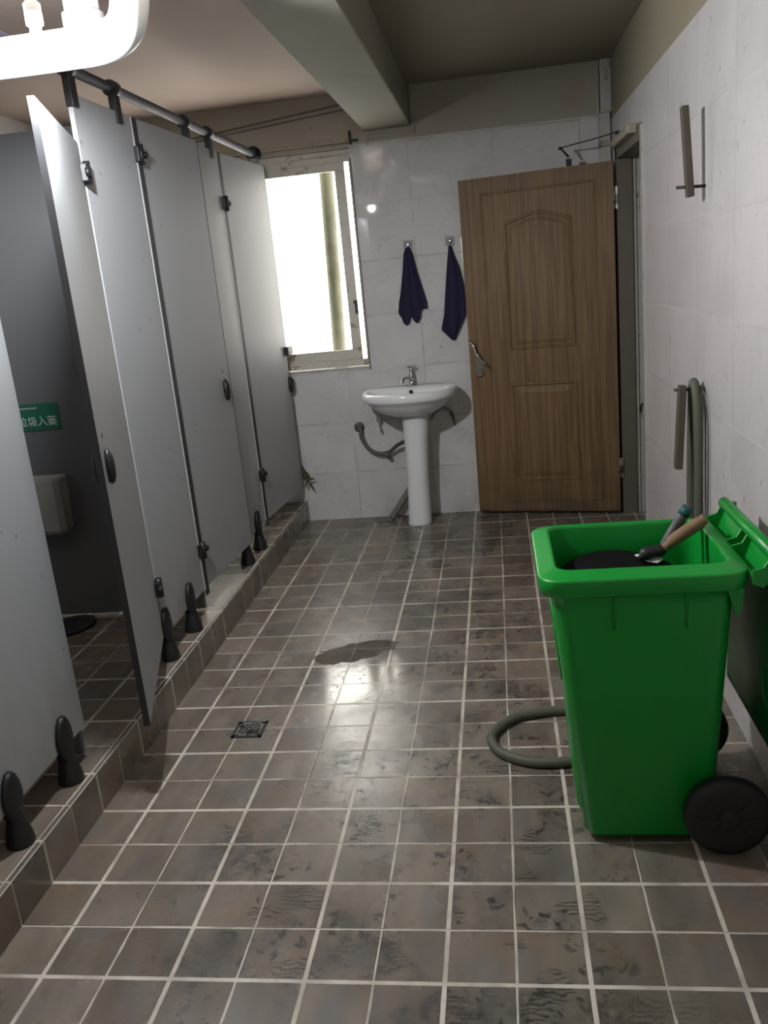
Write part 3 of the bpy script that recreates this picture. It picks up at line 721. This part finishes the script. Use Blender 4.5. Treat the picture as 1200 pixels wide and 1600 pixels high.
# lid, hanging open behind
m = MB()
R = []
for z, x_, w0, w1 in ((.835, .838, .43, .895), (.80, .852, .42, .905), (.60, .866, .42, .905), (.38, .866, .425, .90), (.29, .858, .45, .875)):
    pass
def lid_pt(s_, t, off):      # s_ across (y), t down
    y = .415+.495*s_; z = .825-.545*t
    bulge = .020*math.sin(PI*min(1, t*1.02))*math.sin(PI*s_)**.5
    return (.838-.004*t-bulge+off, y, z)
n1, n2 = 18, 22
G = [[m.bm.verts.new(lid_pt(i/n1, j/n2, 0)) for i in range(n1+1)] for j in range(n2+1)]
for a, c in zip(G, G[1:]):
    for i in range(n1): m._f((a[i], a[i+1], c[i+1], c[i]), True)
m.build('lid', 'green_shaded', wb, solid=.006)
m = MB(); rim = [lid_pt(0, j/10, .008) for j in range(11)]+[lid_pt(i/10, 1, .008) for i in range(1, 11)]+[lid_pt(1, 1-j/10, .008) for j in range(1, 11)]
m.tube(rim, .012, 8, flat=.6); m.build('lid_rim', 'green_shaded', wb)
m = MB(); e_ = lambda y, z: Vector(lid_pt((y-.415)/.495, (.825-z)/.545, -.004)); m.tube([e_(*q) for q in ((.445, .50), (.445, .43), (.46, .41), (.50, .41), (.515, .43), (.515, .50), (.50, .515), (.46, .515), (.445, .50))], .0025, 8); m.build('lid_emboss', 'green', wb)
# wheels
def wheel_bm():
    b_ = MB(); b_.lathe([(.045, -.022), (.088, -.024), (.104, -.020), (.110, -.010), (.110, .010), (.104, .020), (.088, .024), (.045, .022)], rot('X', PI/2), n=40)
    return b_
for y in (.462, .862):
    w = wheel_bm().build('wheel', 'tyre', wb); w.location = (.722, y+(-.005 if y < .6 else .03), .1102)
    b_ = MB(); b_.lathe([(.080, .024), (.074, .018), (.030, .018), (.026, .030), (.012, .034), (.002, .034)], rot('X', PI/2), n=32)
    for k in range(8):
        a_ = k*PI/4; b_.box(.028, .078, -.026, -.018, -.004, .004, mat=rot('Y', a_))
    hb = b_.build('hub', 'tyre', w)
m = MB(); m.cyl((.722, .47, .11), (.722, .88, .11), .010); m.build('axle', 'dullmetal', wb)

# contents
m = MB(); R = []
for k, (r_, z) in enumerate(((.92, .50), (1.0, .66), (.99, .716), (.92, .727), (.6, .733), (.2, .735))):
    R.append([(.484+(.158*r_)*math.cos(a)*(1+.01*math.sin(5*a)), .664+(.170*r_)*math.sin(a), z+.003*math.sin(3*a+k)) for a in [2*PI*i/40 for i in range(40)]])
m.rings(R)
tag(m.build('rubbish_bag', 'bag'), 'black rubbish bag filling the green bin', 'rubbish bag')
m = MB(); m.prism([(0.541, 0.738, .7385), (0.57, 0.744, .7385), (0.593, 0.719, .7385), (0.608, 0.69, .7385), (0.59, 0.666, .7385), (0.566, 0.68, .7385), (0.55, 0.704, .7385)], (0, 0, .003))
tag(m.build('paper_scrap', 'paper'), 'scrap of white paper lying in the bin beside the tool head', 'paper')
tl = thing('hand_tool', (.60, .70, .722), 'short tool with a worn wooden handle leaning out of the green bin', 'tool', 'tools in the green bin')
m = MB(); m.tube([(.01, .0, .045), (.05, .005, .075), (.095, .010, .102), (.122, .012, .120)], [.012, .0175, .018, .0155], 14, sm=5)
m.build('handle', 'handle_wood', tl)
m = MB(); m.tube([(-.055, -.01, .022), (-.03, -.005, .038), (.0, .0, .040), (.025, .002, .055)], [.008, .018, .016, .012], 12, sm=4)
m.build('tool_head', 'black', tl)
tl = thing('hand_tool', (.66, .76, .74), 'dark-handled tool with a teal tip, behind the wooden-handled one', 'tool', 'tools in the green bin')
m = MB(); m.tube([(-.06, -.015, -.02), (-.02, -.005, .05), (.018, .004, .105)], [.008, .013, .016], 14, sm=5); m.build('handle', 'hose_dark', tl)
m = MB(); m.tube([(.014, .003, .098), (.030, .006, .122)], [.017, .015], 14); m.build('end_cap', 'teal', tl)

# ------------------------------------------------------------------ things on the right wall
st = thing('hanging_stick', (XR, 1.60, 1.73), 'dark wooden stick on a long nail, high on the right wall', 'stick', 'wooden sticks on the right wall')
m = MB(); m.box(-.012, .012, -.018, .018, -.03, .255, bev=.003, mat=T(-.052, 0, 0) @ rot('Y', -.06) @ rot('X', -.02)); m.build('batten', 'timber', st)
m = MB(); m.cyl((0, 0, 0), (-.095, 0, .004), .0055, 10); m.build('nail', 'edge_dark', st)
st = thing('hanging_stick', (XR, 1.60, 1.05), 'dark wooden stick hanging from a nail, lower on the right wall behind the bin', 'stick', 'wooden sticks on the right wall')
m = MB(); m.box(-.013, .013, -.020, .020, -.285, .018, bev=.003, mat=T(-.078, .0, 0) @ rot('Y', .05)); m.build('batten', 'timber', st)
m = MB(); m.cyl((0, 0, 0), (-.105, 0, .004), .0055, 10); m.build('nail', 'edge_dark', st)
m = MB(); r = .0165
m.tube([(.893, 1.70, .02), (.891, 1.69, .3), (.889, 1.675, .7), (.886, 1.65, .98), (.884, 1.61, 1.075), (.890, 1.575, .98), (.893, 1.57, .7), (.890, 1.56, .3), (.84, 1.50, .05), (.76, 1.36, .017), (.60, 1.27, .017), (.44, 1.21, .0165), (.30, 1.195, .0165), (.18, 1.150, .0165), (.108, 1.045, .0165), (.128, .945, .0165), (.22, .878, .0165), (.34, .872, .0165), (.48, .90, .0165), (.62, .98, .0165)], r, 12, sm=8)
tag(m.build('rubber_hose', 'hose'), 'grey-green rubber hose hung over a nail and looping on the floor beside the bin', 'hose')
m = MB(); m.tube([(.905, 1.60, 1.062), (.910, 1.55, 1.03), (.912, 1.515, .93), (.912, 1.510, .7), (.910, 1.515, .3)], .0028, 8, sm=5)
tag(m.build('wall_wire', 'hose_dark'), 'thin dark wire hanging down the right wall beside the hose', 'wire')

# ------------------------------------------------------------------ floor drain
dr = thing('floor_drain', (-.772, 1.145, 0), 'square metal floor drain grate set between floor tiles', 'floor drain', rz=0)
m = MB(); q = .056
m.box(-q, q, -q, -q+.012, 0, .003); m.box(-q, q, q-.012, q, 0, .003); m.box(-q, -q+.012, -q, q, 0, .003); m.box(q-.012, q, -q, q, 0, .003)
m.box(-q, q, -q, q, .0002, .0008); m.build('frame', 'edge_dark', dr)
m = MB()
for i in range(-3, 4):
    o_ = i*.020
    for s_ in (1, -1):
        L_ = .042-abs(o_)*.5
        if L_ < .01: continue
        m.box(-L_, L_, -.0022, .0022, .001, .0038, mat=T(o_*.5, s_*o_*.5, 0) @ rot('Z', s_*-PI/4))
for x in (-.041, .041): m.box(x-.004, x+.004, -.045, .045, .001, .004); m.box(-.045, .045, x-.004, x+.004, .001, .004)
m.build('grate', 'dullmetal', dr)

# leaves on the platform
m = MB()
for (x, y, z), (dx, dy, dz) in (((-1.085, 3.84, .30), (.040, -.01, -.075)), ((-1.085, 3.84, .30), (-.02, -.01, -.06)), ((-1.085, 3.84, .30), (.055, 0, .002))):
    a = Vector((x, y, z)); d_ = Vector((dx, dy, dz)); n_ = Vector((0, 1, 0)).cross(d_).normalized()*.009
    m.prism([a, a+d_*.5+n_, a+d_, a+d_*.5-n_], (0, .002, 0))
m.lathe([(.016, -.02), (.024, 0), (.016, .02)], T(-1.095, 3.845, .325), n=14); m.tube([(-1.098, 3.845, .345), (-1.112, 3.845, .40)], [.012, .003], 8)
tag(m.build('dry_sprig', 'leaf'), 'dry leafy sprig caught at the lower corner of the furthest stall door', 'leaves')
m = MB(); m.prism([(-1.30, 3.45, ZS+.001), (-1.285, 3.49, ZS+.004), (-1.25, 3.52, ZS+.012), (-1.27, 3.47, ZS+.002)], (0, 0, .002))
tag(m.build('fallen_leaf', 'leaf'), 'small dark leaf lying on the platform near the back wall', 'leaf')

# ------------------------------------------------------------------ lamp and pipes under the ceiling
lp = thing('ceiling_bulb', (-.905, .73, ZC), 'glaring white bulb hanging from the ceiling over the stalls', 'lamp')
m = MB(); m.lathe([(.001, -.452), (.014, -.449), (.024, -.438), (.028, -.425), (.026, -.409), (.019, -.390), (.014, -.374), (.013, -.362)], n=28); m.build('bulb', 'bulb', lp)
m = MB(); m.lathe([(.013, -.365), (.021, -.362), (.022, -.315), (.012, -.305)], n=20); m.build('lamp_holder', 'white', lp)
m = MB(); m.tube([(0, 0, -.31), (0, 0, 0)], .004, 8); m.build('flex', 'white', lp)
pp = thing('drain_pipe', (0, 0, 0), 'white plastic drain trap bending under the ceiling beside the bulb, long left run added to fill its glare', 'pipe', 'white drain pipes under the ceiling')
m = MB(); m.tube([(-.725, .95, ZC), (-.725, .95, 2.42), (-.728, .95, 2.33), (-.755, .95, 2.262), (-.82, .95, 2.232), (-.95, .95, 2.228), (-1.2, .95, 2.228), (-1.8, .95, 2.235), (XL, .95, 2.24)], .052, 24, sm=6); m.build('pipe', 'pipe', pp)  # elbow is real; run to the left wall added to fill the bulb's glare
for z in (2.40, 2.50):
    m = MB(); m.lathe([(.053, 0), (.062, .004), (.062, .036), (.053, .04)], T(-.725, .95, z), n=28); m.build('collar', 'pipe', pp)
pp2 = thing('drain_pipe', (-.94, 1.12, 0), 'short white pipe stub coming down from the ceiling behind the trap', 'pipe', 'white drain pipes under the ceiling')
m = MB(); m.tube([(0, 0, ZC), (0, 0, 2.31)], .050, 24); m.build('pipe', 'pipe', pp2)
m = MB(); m.lathe([(.051, 0), (.060, .004), (.060, .05), (.051, .054)], T(0, 0, 2.31), n=28); m.build('collar', 'pipe', pp2)
